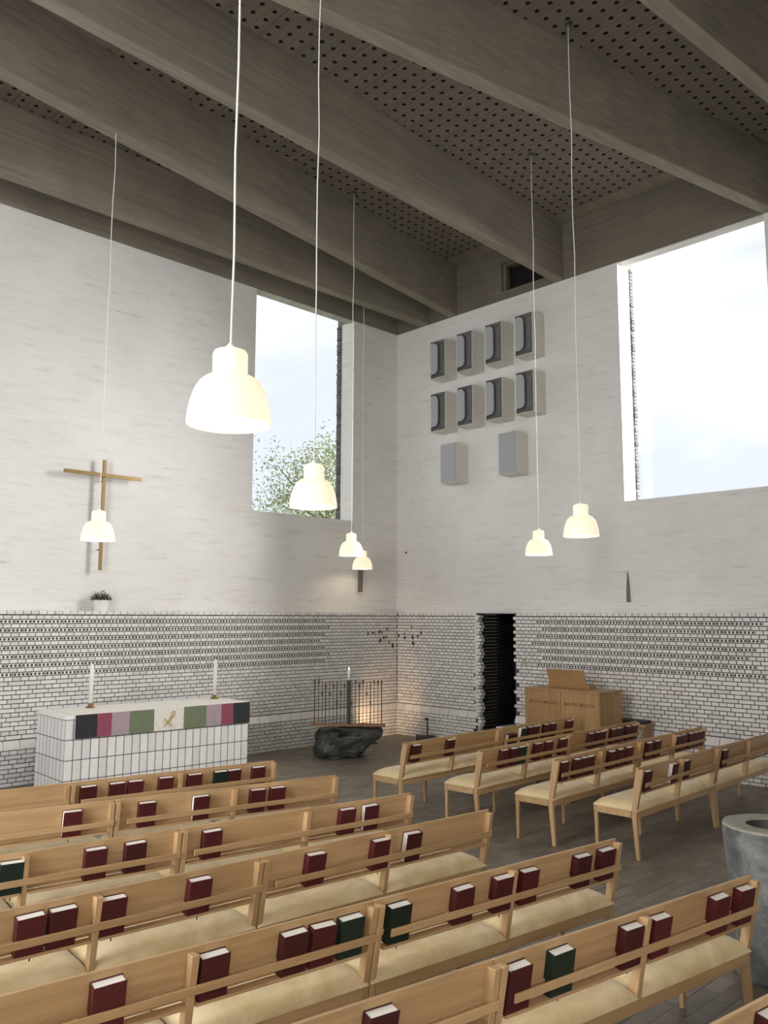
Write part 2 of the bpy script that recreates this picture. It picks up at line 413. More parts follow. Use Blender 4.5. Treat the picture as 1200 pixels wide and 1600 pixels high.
def beam(a, b, w):
    a = Vector(a); b = Vector(b); d = (b-a).normalized(); n = Vector((-d.y, d.x))
    a = a+d*((XL-a.x)/d.x); b = b+d*((XU-b.x)/d.x)
    p = [a-n*w/2, a+n*w/2, b+n*w/2, b-n*w/2]
    mb = MB().prism([(q.x, q.y) for q in p], ZT+.002, ZC+.03, 'z')
    return build(mb, 'beam', CONC, ceiling, bevel=.012)
beam((3.5, 10.79), (11.66, 10.83), .215)
beam((2.8, 8.70), (11.6, 10.08), .195)
beam((2.67, 7.33), (11.55, 7.70), .175)
beam((4.3, 5.73), (11.55, 4.24), .185)
beam((6.7, 3.36), (8.97, 3.16), .175)
beam((6.7, .9), (8.97, .5), .175)
VENT = (7.86, 8.93, 8.02, 8.56)
build(wall_grid('y', YB, YU, ZT+.001, ZC+.04, [VENT], XU, XU+.2), 'lintel', CONCR, ceiling)
build(wall_grid('y', YB, YU, ZT+.001, ZC+.04, [(WIN2[0], WIN2[1], ZT+.001, 8.3), VENT], XU+.2, XU+.46), 'lintel', CONCR, ceiling)
build(wall_grid('x', XL, XU+.5, ZT+.001, ZC+.04, [], YU, YU+.2), 'lintel', CONC, ceiling)
build(wall_grid('x', XL, XU+.5, ZT+.001, ZC+.04, [(WIN1[0], WIN1[1], ZT+.001, 8.3)], YU+.2, YU+.48), 'lintel', CONC, ceiling)
v = MB().box(XU+.30, XU+.34, VENT[0]-.02, VENT[1]+.02, VENT[2]-.02, VENT[3]+.02)
vb = build(v, 'vent_back', VOID, ceiling)
mb = MB()
for a in ((VENT[1]-.06, VENT[1], VENT[2], VENT[3]), (VENT[0], VENT[0]+.06, VENT[2], VENT[3]), (VENT[0]+.06, VENT[1]-.06, VENT[3]-.04, VENT[3]), (VENT[0]+.06, VENT[1]-.06, VENT[2], VENT[2]+.03)):
    mb.box(XU+.06, XU+.16, a[0], a[1], a[2], a[3])
build(mb, 'vent_frame', CONCR, ceiling)

# floor of small bricks
floor = structure(box('floor', XL-.4, XU+.1, YB-.4, YU+.1, -.2, -.006, PJOINT, bevel=0))
pavm = MB().box(-.1095, .1095, -.0525, .0525, -.02, 0).mesh('brick', PAVO, bevel=.0025, seg=1)
cand = []
r = 0; y = -1.8
while y < YW-.06:
    x = -1.8+(.111 if r % 2 else 0)
    while x < XW-.02:
        p = proj((x, y, 0))
        cand.append((x, y, p or (-999, -999, 99)))
        x += .222
    y += .108; r += 1
cand.sort(key=lambda c: c[2][2])
def vis(c): return (620 < c[2][0] < 1200 and 1240 < c[2][1] < 1480 and c[0] > 5.05) or (400 < c[2][0] < 600 and 1170 < c[2][1] < 1240)
single = [c for c in cand if vis(c)][:300]; sset = {id(c) for c in single}
mb = MB()
for c in cand:
    dz = random.uniform(-.0015, .0015)
    if id(c) in sset: link('brick', pavm, floor, (c[0], c[1], dz))
    else: mb.box(c[0]-.1095, c[0]+.1095, c[1]-.0525, c[1]+.0525, -.02, dz)
stuff(build(mb, 'brickwork', PAV, floor))

# ------------------------------------------------------------------ glazed brick wainscot
HB, SB, BH, PT, CH = .107, .214, .0465, .0125, .0578
def perf_mesh_geo():
    mb = MB(); w, h, d = SB-PT, BH, .03
    xs = [-w/2]
    hw = .027
    for c in (-.0803, -.0268, .0268, .0803): xs += [c-hw/2, c+hw/2]
    xs.append(w/2); zs = [-h/2, -.016, .016, h/2]
    for i in range(9):
        for j in range(3):
            if i % 2 == 1 and j == 1:
                a, b, c, e = xs[i], xs[i+1], zs[1], zs[2]
                mb.add([(a, 0, c), (b, 0, c), (b, 0, e), (a, 0, e), (a, d, c), (b, d, c), (b, d, e), (a, d, e)],
                       [(0, 1, 5, 4), (1, 2, 6, 5), (2, 3, 7, 6), (3, 0, 4, 7)], 1)
                mb.add([(a, d, c), (b, d, c), (b, d, e), (a, d, e)], [(0, 1, 2, 3)], 1)
                continue
            a, b, c, e = xs[i], xs[i+1], zs[j], zs[j+1]
            mb.add([(a, 0, c), (b, 0, c), (b, 0, e), (a, 0, e)], [(0, 1, 2, 3)])
    D = .035
    a, b, c, e = xs[0], xs[-1], zs[0], zs[-1]
    mb.add([(a, 0, c), (b, 0, c), (b, 0, e), (a, 0, e), (a, D, c), (b, D, c), (b, D, e), (a, D, e)], [(0, 1, 5, 4), (1, 2, 6, 5), (2, 3, 7, 6), (3, 0, 4, 7)])
    return mb
GEO = {'h': MB().box(-(HB-PT)/2, (HB-PT)/2, 0, .035, -BH/2, BH/2), 's': MB().box(-(SB-PT)/2, (SB-PT)/2, 0, .035, -BH/2, BH/2), 'p': perf_mesh_geo(),
       'c': MB().box(-(HB-PT)/2, (HB-PT)/2, -.012, .21, -.0245, .0245)}
GME = {}
for k, g in GEO.items():
    GME[k] = g.mesh('brick', [GLZO, HOLE])
courses = []
z = 2.165
for i in range(14): courses.append((z-i*CH, 'ph'[1] if i % 2 == 0 else 'p', i))
zz = z-14*CH; i = 0
while zz > .60: courses.append((zz, 'h' if i % 2 == 0 else 's', 20+i)); zz -= CH; i += 1
low = []
zz = .415; i = 0
while zz > .0: low.append((zz, 'h' if i % 2 == 0 else 's', 40+i)); zz -= CH; i += 1
def wainscot(wall, axis, s0, s1, gaps, perf_rng):
    plane = YW if axis == 'x' else XW; up = YU if axis == 'x' else XU
    holes = [(g[0], g[1], 0, 2.25) for g in gaps]
    w = build(wall_grid(axis, s0, s1, 0, 2.195, holes, plane+.012, up), 'wainscot', MORT, wall)
    items = []
    def put(kind, s, z, off):
        if any(g[0]-.02 < s < g[1]+.02 for g in gaps): return
        items.append((kind, s, z, off))
    for z, kind, idx in courses:
        if kind == 'p':
            sh = (idx//2 % 2)*HB
            s = s0+.03+sh-SB
            a, b = perf_rng[0]+random.choice((0, HB)), perf_rng[1]+random.choice((0, HB))
            while s < s1-.05:
                c = s+SB/2
                if a < c < b and c < s1-SB/2: put('p', c, z, 0)
                else:
                    for q in (c-HB/2, c+HB/2):
                        if s0+.04 < q < s1-HB*.5: put('h', q, z, 0)
                s += SB
        else:
            st = HB if kind == 'h' else SB
            s = s0+.03+((HB if idx < 20 else HB/2) if kind == 'h' else (SB/4+(idx//2 % 2)*HB))
            while s < s1-st*.5:
                if s > s0+st*.4: put(kind, s, z, 0)
                s += st
    for z, kind, idx in low:
        st = HB if kind == 'h' else SB
        s = s0+.03+(HB/2 if kind == 'h' else SB/4+(idx//2 % 2)*HB)
        while s < s1-st*.5:
            if s > s0+st*.4: put(kind, s, z, -.03)
            s += st
    s = s0+.06
    while s < s1-.04:
        put('c', s, 2.2285, 0); s += HB
    # make up the ends of the courses in the corner with cut bricks
    ends = MB()
    W_ = {'h': HB, 's': SB, 'p': SB}
    for zc in sorted({round(it[2], 4) for it in items if it[0] != 'c'}):
        m = max(it[1]+W_[it[0]]/2 for it in items if it[0] != 'c' and abs(it[2]-zc) < 1e-3)
        off = [it[3] for it in items if it[0] != 'c' and abs(it[2]-zc) < 1e-3][0]
        a, b = m+PT/2, s1-.002+(0 if off == 0 else .0)
        if b-a > .012:
            if axis == 'x': ends.box(a, b, plane+off, plane+off+.035, zc-BH/2, zc+BH/2)
            else: ends.box(plane+off, plane+off+.035, a, b, zc-BH/2, zc+BH/2)
    if ends.v: stuff(build(ends, 'cut_brick', GLZ, w))
    rz = 0 if axis == 'x' else -PI/2
    R = Matrix.Rotation(rz, 4, 'Z')
    def pos(s, z, off): return (s, plane+off, z) if axis == 'x' else (plane+off, s, z)
    sc = []
    for it in items:
        p = proj(pos(*it[1:]))
        ok = p and 0 < p[0] < 1200 and 950 < p[1] < 1240
        sc.append(((2 if it[0] in 'sp' else 1)/p[2]**2 if ok else 0))
    order = sorted(range(len(items)), key=lambda i: -sc[i])
    top = set(order[:295])
    mb = MB()
    for i, (kind, s, z, off) in enumerate(items):
        j = random.uniform(-.0015, .0015); L = pos(s, z, off+j)
        if i in top: link('brick', GME[kind], w, L, rz)
        else:
            g = GEO[kind]; T = Matrix.Translation(L) @ R
            o = len(mb.v); mb.v += [tuple(T @ Vector(v)) for v in g.v]; mb.f += [tuple(q+o for q in f) for f in g.f]; mb.mi += g.mi
    stuff(build(mb, 'brickwork', [GLZ, HOLE], w))
    # sloping plinth cap and plinth body
    mb = MB(); mo = MB(); s = s0
    segs = [(s0, s1)] if not gaps else [(s0, gaps[0][0]), (gaps[0][1], s1)]
    for a, b in segs:
        n = max(1, round((b-a)/SB)); st = (b-a)/n
        for i in range(n):
            q0, q1 = a+i*st+.004, a+(i+1)*st-.004
            poly = [(plane+.011, .565), (plane-.036, .462), (plane-.036, .449), (plane+.011, .449)]
            if axis == 'x': mb.prism(poly, q0, q1, 'x')
            else: mb.prism(poly, q0, q1, 'y')
        if axis == 'x': mo.box(a, b, plane-.018, plane+.012, 0, .448)
        else: mo.box(plane-.018, plane+.012, a, b, 0, .448)
    stuff(build(mb, 'plinth_cap', GLZ, w)); build(mo, 'plinth_joint', MORT, w)
    return w
wainscot(wall_left, 'x', XL, XW, [], (2.9, 9.55))
ws2 = wainscot(wall_right, 'y', YB, YW, [(DOOR[0], DOOR[1])], (4.60, 8.15))
# toothed white bricks and black brick of the far door jamb
mb = MB(); z = .03; i = 0
while z < 2.2:
    off = (.03, .062, .085, .062)[i % 4]
    mb.box(XW, XW+.10, DOOR[1]-off, DOOR[1]+.05, z, z+BH); z += CH; i += 1
stuff(build(mb, 'toothed_brick', GLZ, ws2))
mb = MB(); z = .03; i = 0
while z < 2.2:
    s = XW+.10-(.1 if i % 2 else 0)
    while s < 13.8:
        mb.box(max(s, XW+.101), s+.2, DOOR[1]-.03-random.uniform(0, .006), DOOR[1]+.05, z, z+BH); s += .214
    z += CH; i += 1
stuff(build(mb, 'black_brickwork', BLKB, ws2))
box('door_lintel', XW-.005, XU+.1, DOOR[0]-.015, DOOR[1]+.03, 2.233, 2.247, BLACK, wall_right, bevel=0)
door1 = structure(link('door_1', None))
mb = MB(); mb.box(XU+.46, 14.2, DOOR[1]+.05, DOOR[1]+.12, 0, 2.4); mb.box(XU+.46, 14.2, DOOR[0]-.3, DOOR[0]-.22, 0, 2.4); mb.box(14.2, 14.28, DOOR[0]-.3, DOOR[1]+.12, 0, 2.4)
mb.box(XU+.46, 14.28, DOOR[0]-.3, DOOR[1]+.12, 2.4, 2.46); mb.box(XU+.1, 14.28, DOOR[0]-.3, DOOR[1]+.12, -.1, -.004)
build(mb, 'passage', BLKB, door1)
DLEAF = mat('dark_brown_door', (.035, .022, .018), .5)
mb = MB().box(13.6, 13.65, DOOR[0]-.2, DOOR[0]+.62, 0, 2.2)
dl = build(mb, 'door_leaf', DLEAF, door1, bevel=.003)
box('door_handle', 13.57, 13.6, DOOR[0]+.5, DOOR[0]+.56, 1.0, 1.03, BRASS, dl)
# low white brick step beside the door
st = tag(build(MB().box(XW-.02, XU+.3, DOOR[0]+.002, 8.985, 0, .32), 'brick_step', MORT), 'low white brick step standing in the right half of the dark doorway', 'step')
mb = None
for zi in range(5):
    y = DOOR[0]+.06
    for q in range(3):
        link('brick', GME['h'], st, (XW-.033, y, .035+zi*CH), -PI/2); y += HB+.008
build(MB().box(XW-.045, XU+.3, DOOR[0]+.004, 8.99, .32, .36), 'step_cap', GLZO, st, bevel=.006)

# ------------------------------------------------------------------ pews
LEAN0, LEAN1 = .03, -.055
def post_y(z): return LEAN0+(LEAN1-LEAN0)*(z-.40)/.42 if z > .4 else LEAN0*z/.40
def cushion_geo(x0, x1):
    mb = MB(); nx, ny = 18, 12; y0, y1 = -.012, .452; vs = []
    def h(u, v):
        fu = max(0, 1-abs(2*u-1)**9)**.5; fv = max(0, 1-abs(2*v-1)**3.6)**.5
        return .430+.074*fu*fv
    for i in range(nx+1):
        for j in range(ny+1):
            u = .5-.5*math.cos(PI*i/nx); v = .5-.5*math.cos(PI*j/ny)
            vs.append((x0+(x1-x0)*u, y0+(y1-y0)*v, h(u, v)))
    fs = [(i*(ny+1)+j, (i+1)*(ny+1)+j, (i+1)*(ny+1)+j+1, i*(ny+1)+j+1) for i in range(nx) for j in range(ny)]
    mb.add(vs, fs)
    b = len(vs)
    mb.add([(x0, y0, .43), (x1, y0, .43), (x1, y1, .43), (x0, y1, .43)], [(0, 3, 2, 1)])
    return mb
def make_bench(L):
    root = empty('pew', '', 'pew')
    tw = .036
    def post(x, leg, ztop):
        zs = ([0, .2] if leg else [])+[.37, .43, .6, ztop]
        hw = lambda z: .0165+.008*min(1, z/.4) if z < .4 else .0245+.003*(z-.4)/.42
        poly = [(post_y(z)-hw(z), z) for z in zs]+[(post_y(z)+hw(z), z) for z in reversed(zs)]
        return MB().prism(poly, x, x+tw, 'x')
    build(post(0, True, .806), 'rear_leg', WOODV, root, bevel=.004)
    build(post(L-tw, True, .806), 'rear_leg', WOODV, root, bevel=.004)
    build(post(L/2-tw/2, False, .804), 'middle_post', WOODV, root, bevel=.004)
    for x in (.003, L-.035, L/2-.016):
        build(MB().prism([(.405, 0), (.43, 0), (.44, .366), (.402, .366)], x, x+.032, 'x'), 'front_leg', WOODV, root, bevel=.004)
    mb = MB(); z0, z1 = .366, .430
    mb.box(.037, L-.037, -.002, .02, z0, z1); mb.box(.0, L, .418, .44, z0+.0005, z1); mb.box(.001, .023, .056, .417, z0, z1); mb.box(L-.023, L-.001, .056, .417, z0, z1)
    build(mb, 'seat_frame', WOOD, root, bevel=.003)
    cu = [build(cushion_geo(.0, L/2-.012), 'seat_cushion', CUSH, root, smooth=True), build(cushion_geo(L/2+.012, L), 'seat_cushion', CUSH, root, smooth=True)]
    f = .0245
    def slab(z0, z1, o0, o1, x0, x1):
        return MB().prism([(post_y(z0)+o0, z0), (post_y(z0)+o1, z0), (post_y(z1)+o1, z1), (post_y(z1)+o0, z1)], x0, x1, 'x')
    bb = build(slab(.600, .822, .0255, .0435, 0, L), 'backrest', WOOD, root, bevel=.003)
    build(slab(.640, .668, .0145, .0265, tw+.002, L/2-tw/2-.002), 'batten', WOOD, bb, bevel=.002); build(slab(.640, .668, .0145, .0265, L/2+tw/2+.002, L-tw-.002), 'batten', WOOD, bb, bevel=.002)
    build(slab(.640, .680, -.040, -.0275, .085, L), 'book_rail', WOOD, root, bevel=.003)
    sh = build(slab(.584, .598, -.034, .022, .05, L/2-tw/2-.004), 'book_shelf', WOOD, root, bevel=.002)
    build(slab(.584, .598, -.034, .022, L/2+tw/2+.004, L-tw-.004), 'book_shelf', WOOD, root, bevel=.002)
    for x in (L*.25, L*.42, L*.62, L*.86):
        build(slab(.646, .668, -.029, .016, x, x+.014), 'peg', WOOD, root, bevel=.002)
    return root
MODS = {
 'L1b':(3.134,6.943,-8.69,1.90), 'L1a':(1.249,7.231,-8.69,1.90), 'L2b':(3.099,6.080,-11.80,1.90), 'L2a':(1.232,6.471,-11.80,1.90),
 'L3b':(3.015,5.002,-8.08,1.90), 'L3a':(1.127,5.271,-8.08,1.90), 'L4b':(3.000,4.106,-4.51,1.90), 'L4a':(1.099,4.255,-4.51,1.90),
 'L5b':(2.960,3.122,-6.48,1.90), 'L5a':(1.065,3.337,-6.48,1.90), 'L6b':(2.827,2.276,-8.03,1.90), 'L6a':(0.939,2.542,-8.03,1.90),
 'RAa':(7.186,4.053,1.60,1.72), 'RAb':(8.917,4.101,1.60,1.72), 'RBa':(7.031,4.856,1.90,1.72), 'RBb':(8.762,4.913,1.90,1.72),
 'RCa':(6.918,5.702,2.10,1.72), 'RCb':(8.649,5.766,2.10,1.72), 'RDa':(6.701,6.586,1.50,1.72), 'RDb':(8.433,6.631,1.50,1.72),
 'L7b':(2.638,1.452,-7.00,1.90)}
BOOKS = {
 'L1b':[(0.15,'r',0),(0.39,'r',0),(0.545,'r',0),(0.815,'r',0),(1.085,'r',0),(1.34,'g',0),(1.475,'r',0),(1.725,'r',0)],
 'L2a':[(1.6,'r',1)], 'L2b':[(0.24,'r',0),(0.67,'r',1),(1.15,'r',0),(1.33,'r',0)],
 'L3a':[(0.87,'g',0),(1.355,'r',0),(1.605,'r',0)], 'L3b':[(0.215,'r',0),(1.29,'r',0),(1.505,'r',1)],
 'L4a':[(0.63,'r',0),(0.78,'r',0),(1.03,'r',0),(1.51,'r',0)], 'L4b':[(0.37,'r',0),(0.875,'r',0),(1.15,'r',1)],
 'L5a':[(0.6,'r',0),(1.05,'r',0),(1.445,'r',0),(1.595,'r',0),(1.76,'g',0)],
 'L5b':[(0.145,'g',0),(0.58,'r',0),(0.87,'r',0),(1.08,'r',0),(1.55,'r',0),(1.78,'r',0)],
 'L6a':[(1.325,'r',0)], 'L6b':[(0.115,'r',0),(0.38,'g',0),(0.85,'r',0),(1.065,'r',0),(1.565,'r',0),(1.79,'r',0)], 'L7b':[(0.63,'r',0)],
 'RAa':[(0.14,'r',0),(0.69,'r',1),(0.96,'r',0)], 'RAb':[(0.17,'r',0)],
 'RBa':[(0.15,'r',0),(0.39,'r',0),(0.52,'r',0),(0.65,'r',0),(1.09,'r',0),(1.275,'r',0),(1.47,'r',0)],
 'RBb':[(0.22,'r',0),(0.41,'r',0),(0.96,'r',0),(1.105,'r',0),(1.32,'r',0),(1.46,'r',0),(1.60,'r',0)],
 'RCa':[(0.415,'r',0),(0.605,'r',0),(0.75,'g',0),(1.06,'r',0),(1.29,'r',0),(1.59,'r',0)],
 'RCb':[(0.5,'r',0),(0.655,'r',0),(0.78,'r',0),(1.055,'r',0),(1.205,'r',0),(1.445,'r',0),(1.60,'r',0)],
 'RDa':[(0.19,'r',0),(0.78,'r',0)],
 'RDb':[(0.26,'r',2),(0.495,'k',1),(0.66,'r',0),(0.785,'r',0),(1.03,'r',0),(1.18,'r',0),(1.60,'r',0)]}
ORD = ['first', 'second', 'third', 'fourth', 'fifth', 'sixth', 'seventh', 'eighth', 'ninth', 'tenth', 'eleventh', 'twelfth', 'thirteenth', 'fourteenth']
ROWN = {'L1': "left block's front row", 'L2': "left block's second row", 'L3': "left block's third row", 'L4': "left block's fourth row",
        'L5': "left block's fifth row", 'L6': "left block's sixth row", 'L7': 'pew at the bottom right corner',
        'RD': "right block's front row", 'RC': "right block's second row", 'RB': "right block's third row", 'RA': "right block's last row"}
protos = {}
BENCH = {}
for k, (x, y, ang, L) in MODS.items():
    if k == 'L7b': lab = 'beech pew cut off at the bottom right corner, nearest of all'
    else: lab = '%s beech pew in %s' % ('left-hand' if k[2] == 'a' else 'right-hand', ROWN[k[:2]])
    grp = 'left block of pews' if k[0] == 'L' else 'right block of pews'
    if L not in protos:
        b = make_bench(L); b.location = (x, y, 0); b.rotation_euler[2] = math.radians(ang); protos[L] = b; b['label'] = lab
    else: b = copy_tree(protos[L], (x, y, 0), math.radians(ang), lab)
    b['group'] = grp; BENCH[k] = b
# books
def book_meshes(w, t=.051, h=.187):
    cv = MB(); th = .0032
    cv.box(0, w, -t/2, -t/2+th, 0, h); cv.box(0, w, t/2-th, t/2, 0, h); cv.box(0, th, -t/2+th, t/2-th, 0, h)
    pg = MB().box(th+.0002, w-.004, -t/2+th+.0002, t/2-th-.0002, .003, h-.004)
    return cv, pg
BM = {}
def book_me(w, c):
    key = (round(w, 3), c)
    if key not in BM:
        cv, pg = book_meshes(w)
        BM[key] = (cv.mesh('cover', {'r': RED, 'g': GREEN, 'k': BLKC}[c], bevel=.0008, seg=1), pg.mesh('pages', PAGES, bevel=.001, seg=1))
    return BM[key]
RIBM = MB().box(-.003, .003, -.001, .001, -.045, .01).mesh('ribbon', RED)
lean = math.atan2(LEAN0-LEAN1, .42)
rowcount = {}
for k in sorted(BOOKS):
    row = k[:2]; lst = BOOKS[k]
    x, y, ang, L = MODS[k]
    T = Matrix.Translation((x, y, 0)) @ Matrix.Rotation(math.radians(ang), 4, 'Z')
    for i, (t, c, fl) in enumerate(lst):
        gap = min([abs(t-q[0]) for q in lst if q[0] != t]+[1])
        w = min(.132, gap-.006)
        n = rowcount.get(row, 0); rowcount[row] = n+1
        col = {'r': 'dark red', 'g': 'dark green', 'k': 'black'}[c]
        if row == 'L7': lab = 'dark red hymn book in the rack of the nearest pew, bottom right corner'
        else: lab = '%s hymn book%s, %s from left in rack of %s' % (col, ' lying low' if fl == 2 else '', ORD[n], ROWN[row])
        b = empty('hymn_book', lab, 'book', group='hymn books in the pew racks')
        drop = -.05 if fl == 2 else 0
        zb = .5995
        R = Matrix.Rotation(lean+random.uniform(-.012, .008), 4, 'X')
        roll = Matrix.Rotation(random.uniform(-.025, .025), 4, 'Y') if fl != 2 else Matrix.Identity(4)
        loc = Matrix.Translation((t, post_y(zb)-.0015, zb+(.001 if fl != 2 else .001)))
        cm, pm_ = book_me(w, c)
        if fl == 1: sub = Matrix.Rotation(PI, 4, 'Z') @ Matrix.Translation((-w/2, 0, 0))
        else: sub = Matrix.Translation((-w/2, 0, 0))
        if fl == 2: sub = Matrix.Translation((-.1, 0, w)) @ Matrix.Rotation(PI/2, 4, 'Y')
        b.matrix_world = T @ loc @ R @ roll @ sub
        link('cover', cm, b); link('pages', pm_, b)
        if random.random() < .35: link('ribbon', RIBM, b, (w*.6, 0, 0))

# ------------------------------------------------------------------ pendant lamps
def make_lamp(zb):
    root = empty('pendant_lamp', '', 'lamp', group='opal pendant lamps')
    R = .183
    prof = [(R, 0), (R*.995, .02), (R*.97, .06), (R*.92, .105), (R*.84, .15), (R*.73, .185), (R*.60, .207), (R*.47, .216), (.0770, .218), (.0765, .235), (.0765, .315), (.070, .328), (.052, .335), (.006, .337)]
    inn = [(max(.005, r-.006), z-.004 if z > .03 else z) for r, z in reversed(prof)]
    build(MB().lathe(prof+inn+[prof[0]], 48), 'shade', SHADE, root, smooth=True)
    b = MB().lathe([(.004, .10), (.028, .11), (.036, .14), (.028, .17), (.016, .20), (.016, .26)], 16, cap0=True, cap1=True)
    build(b, 'bulb', BULB, root, smooth=True)
    z = ZC-zb
    pts = [(.006*math.sin(q*2.3)*(1 if 0 < q < 12 else 0), .005*math.cos(q*1.7)*(1 if 0 < q < 12 else 0), .336+(z-.336)*q/12) for q in range(13)]
    build(MB().tube(pts, .005, 6), 'cord', CORD, root, smooth=True)
    build(MB().lathe([(.006, .334), (.022, .335), (.022, .35), (.012, .362), (.006, .37)], 16), 'cord_grip', CORD, root, smooth=True)
    build(MB().lathe([(.008, z-.03), (.035, z-.03), (.04, z-.002), (.04, z)], 20, cap0=True, cap1=True), 'ceiling_rose', DARKM, root)
    return root
LZ = 3.02
LAMPS = [((2.0, 3.02), LZ, 'large-looking opal pendant lamp hanging nearest, left of the altar wall window'),
         ((4.04, 4.92), LZ, 'opal pendant lamp hanging before the left window and its tree'),
         ((4.20, 8.88), LZ, 'opal pendant lamp hanging in front of the brass cross'),
         ((8.31, 9.22), 3.08, 'upper of the two overlapping opal pendant lamps near the corner'),
         ((10.23, 11.05), 3.03, 'lower and farther of the two overlapping opal pendant lamps near the corner'),
         ((7.47, 4.74), LZ, 'opal pendant lamp on the right, below left of the right window'),
         ((9.38, 6.62), LZ, 'opal pendant lamp hanging below the wall speakers, second from right')]
lamp0 = None
for (xy, z, lab) in LAMPS:
    if lamp0 is None or z != lamp0[1]:
        o = make_lamp(z); o.location = (*xy, z); o['label'] = lab
        if lamp0 is None: lamp0 = (o, z)
    else: o = copy_tree(lamp0[0], (*xy, z), 0, lab)
    pl = bpy.data.lights.new('lamp_light', 'POINT'); pl.energy = 4.5; pl.color = (1, .82, .58); pl.shadow_soft_size = .03
    po = bpy.data.objects.new('lamp_light', pl); COL.objects.link(po); po.parent = o; po.location = (0, 0, .06)

# ------------------------------------------------------------------ altar, cloth and candles
aa = math.radians(-2.0); AX, AY, AL, AD, AH = 4.40, 9.93, 2.57, .90, 1.0
altar = empty('altar', 'white tiled altar block standing before the left wall', 'altar', (AX, AY, 0), aa)
box('core', .002, AL-.002, .002, AD-.005, 0, AH-.05, GROUT, altar, bevel=0)
box('slab', -.004, AL+.004, -.004, AD+.004, AH-.048, AH, SLAB, altar, bevel=.004)
nt = 24; tw_ = AL/nt; th_ = (AH-.05)/4
tf = MB().box(-tw_/2+.005, tw_/2-.005, 0, .02, -th_/2+.005, th_/2-.005).mesh('tile', TILE, bevel=.002, seg=1)
nd = 8; td_ = AD/nd
ts = MB().box(-td_/2+.0075, td_/2-.0075, 0, .02, -th_/2+.005, th_/2-.005).mesh('tile', TILE, bevel=.002, seg=1)
for r_ in range(4):
    z = th_*(r_+.5)
    for i in range(nt):
        link('tile', tf, altar, ((i+.5)*tw_, 0, z))
    for i in range(nd):
        link('tile', ts, altar, (0, (i+.5)*td_, z), -PI/2); link('tile', ts, altar, (AL, (i+.5)*td_, z), PI/2)
cl = tag(link('altar_frontal', None, None, (AX, AY, 0), aa), 'striped cloth hanging over the front of the white altar', 'altar cloth')
c0, c1 = .115, AL+.012
wd = [('black', .27), ('magenta', .185), ('mauve', .235), ('green', .33), ('cream', .42), ('green', .33), ('mauve', .235), ('magenta', .185), ('black', .27)]
tot = sum(w for _, w in wd); s = c0
def sheet(x0, x1, y, z0, z1, amp=.004, nx=10):
    mb = MB(); vs = []
    nz = 6
    for j in range(nz+1):
        for i in range(nx+1):
            x = x0+(x1-x0)*i/nx; q = j/nz
            vs.append((x, y-amp*(1-q)*(1+math.sin(x*31)+.5*math.sin(x*53)), z0+(z1-z0)*q))
    n = len(vs); fs = []
    vs2 = [(a, b+.003, c) for a, b, c in vs]
    for j in range(nz):
        for i in range(nx):
            a = j*(nx+1)+i; fs.append((a, a+1, a+nx+2, a+nx+1)); fs.append((n+a, n+a+nx+1, n+a+nx+2, n+a+1))
    for i in range(nx): fs.append((i, n+i, n+i+1, i+1))
    for j in range(nz):
        a = j*(nx+1); fs.append((a, a+nx+1, n+a+nx+1, n+a)); a += nx; fs.append((a, n+a, n+a+nx+1, a+nx+1))
    return mb.add(vs+vs2, fs)
base = MB(); base.box(c0, c1, -.012, AD*.9, AH+.0005, AH+.004); base.box(c0, c1, -.0125, -.008, AH-.27, AH+.004)
build(base, 'cloth', CL['cream'], cl)
for nm, w in wd:
    w = w/tot*(c1-c0)
    build(sheet(s+.0015, s+w-.0015, -.0165, AH-.275, AH+.002), nm+'_band', CL[nm], cl)
    s += w
em = MB(); ex, ez, ey = (c0+c1)/2-.0, AH-.15, -.030
P = lambda a, b: (ex+a*1.2-.01, ey, ez+b*1.2)
em.tube([P(-.055, -.06), P(.0, -.005), P(.06, .045)], .006, 6); em.tube([P(.05, -.065), P(-.02, -.005), P(-.05, .02)], .006, 6)
em.tube([P(.012, -.02), P(.03, .04), P(.035, .085), P(.055, .095), P(.07, .08), P(.068, .055), P(.05, .045), P(.03, .048)], .0055, 6)
build(em, 'gold_emblem', GOLD, cl)
def candle(lx, ly, lab):
    o = empty('altar_candle', lab, 'candle', group='altar candles')
    a = Matrix.Translation((AX, AY, 0)) @ Matrix.Rotation(aa, 4, 'Z') @ Vector((lx, ly, AH+.004))
    o.location = a
    build(MB().lathe([(.062, 0), (.064, .008), (.045, .02), (.03, .03), (.03, .045), (.036, .05), (.036, .056), (.02, .058)], 20, cap0=True, cap1=True), 'candle_holder', BRASS, o, smooth=True)
    build(MB().lathe([(.026, .055), (.0255, .50), (.022, .535), (.012, .56), (.004, .566)], 16, cap0=True, cap1=True), 'wax', WAX, o, smooth=True)
    build(MB().tube([(0, 0, .56), (.002, 0, .585)], .0025, 6), 'wick', BLACK, o)
candle(.58, .66, 'white altar candle in a brass holder, left one on the altar')
candle(2.42, .66, 'white altar candle in a brass holder, right one on the altar')

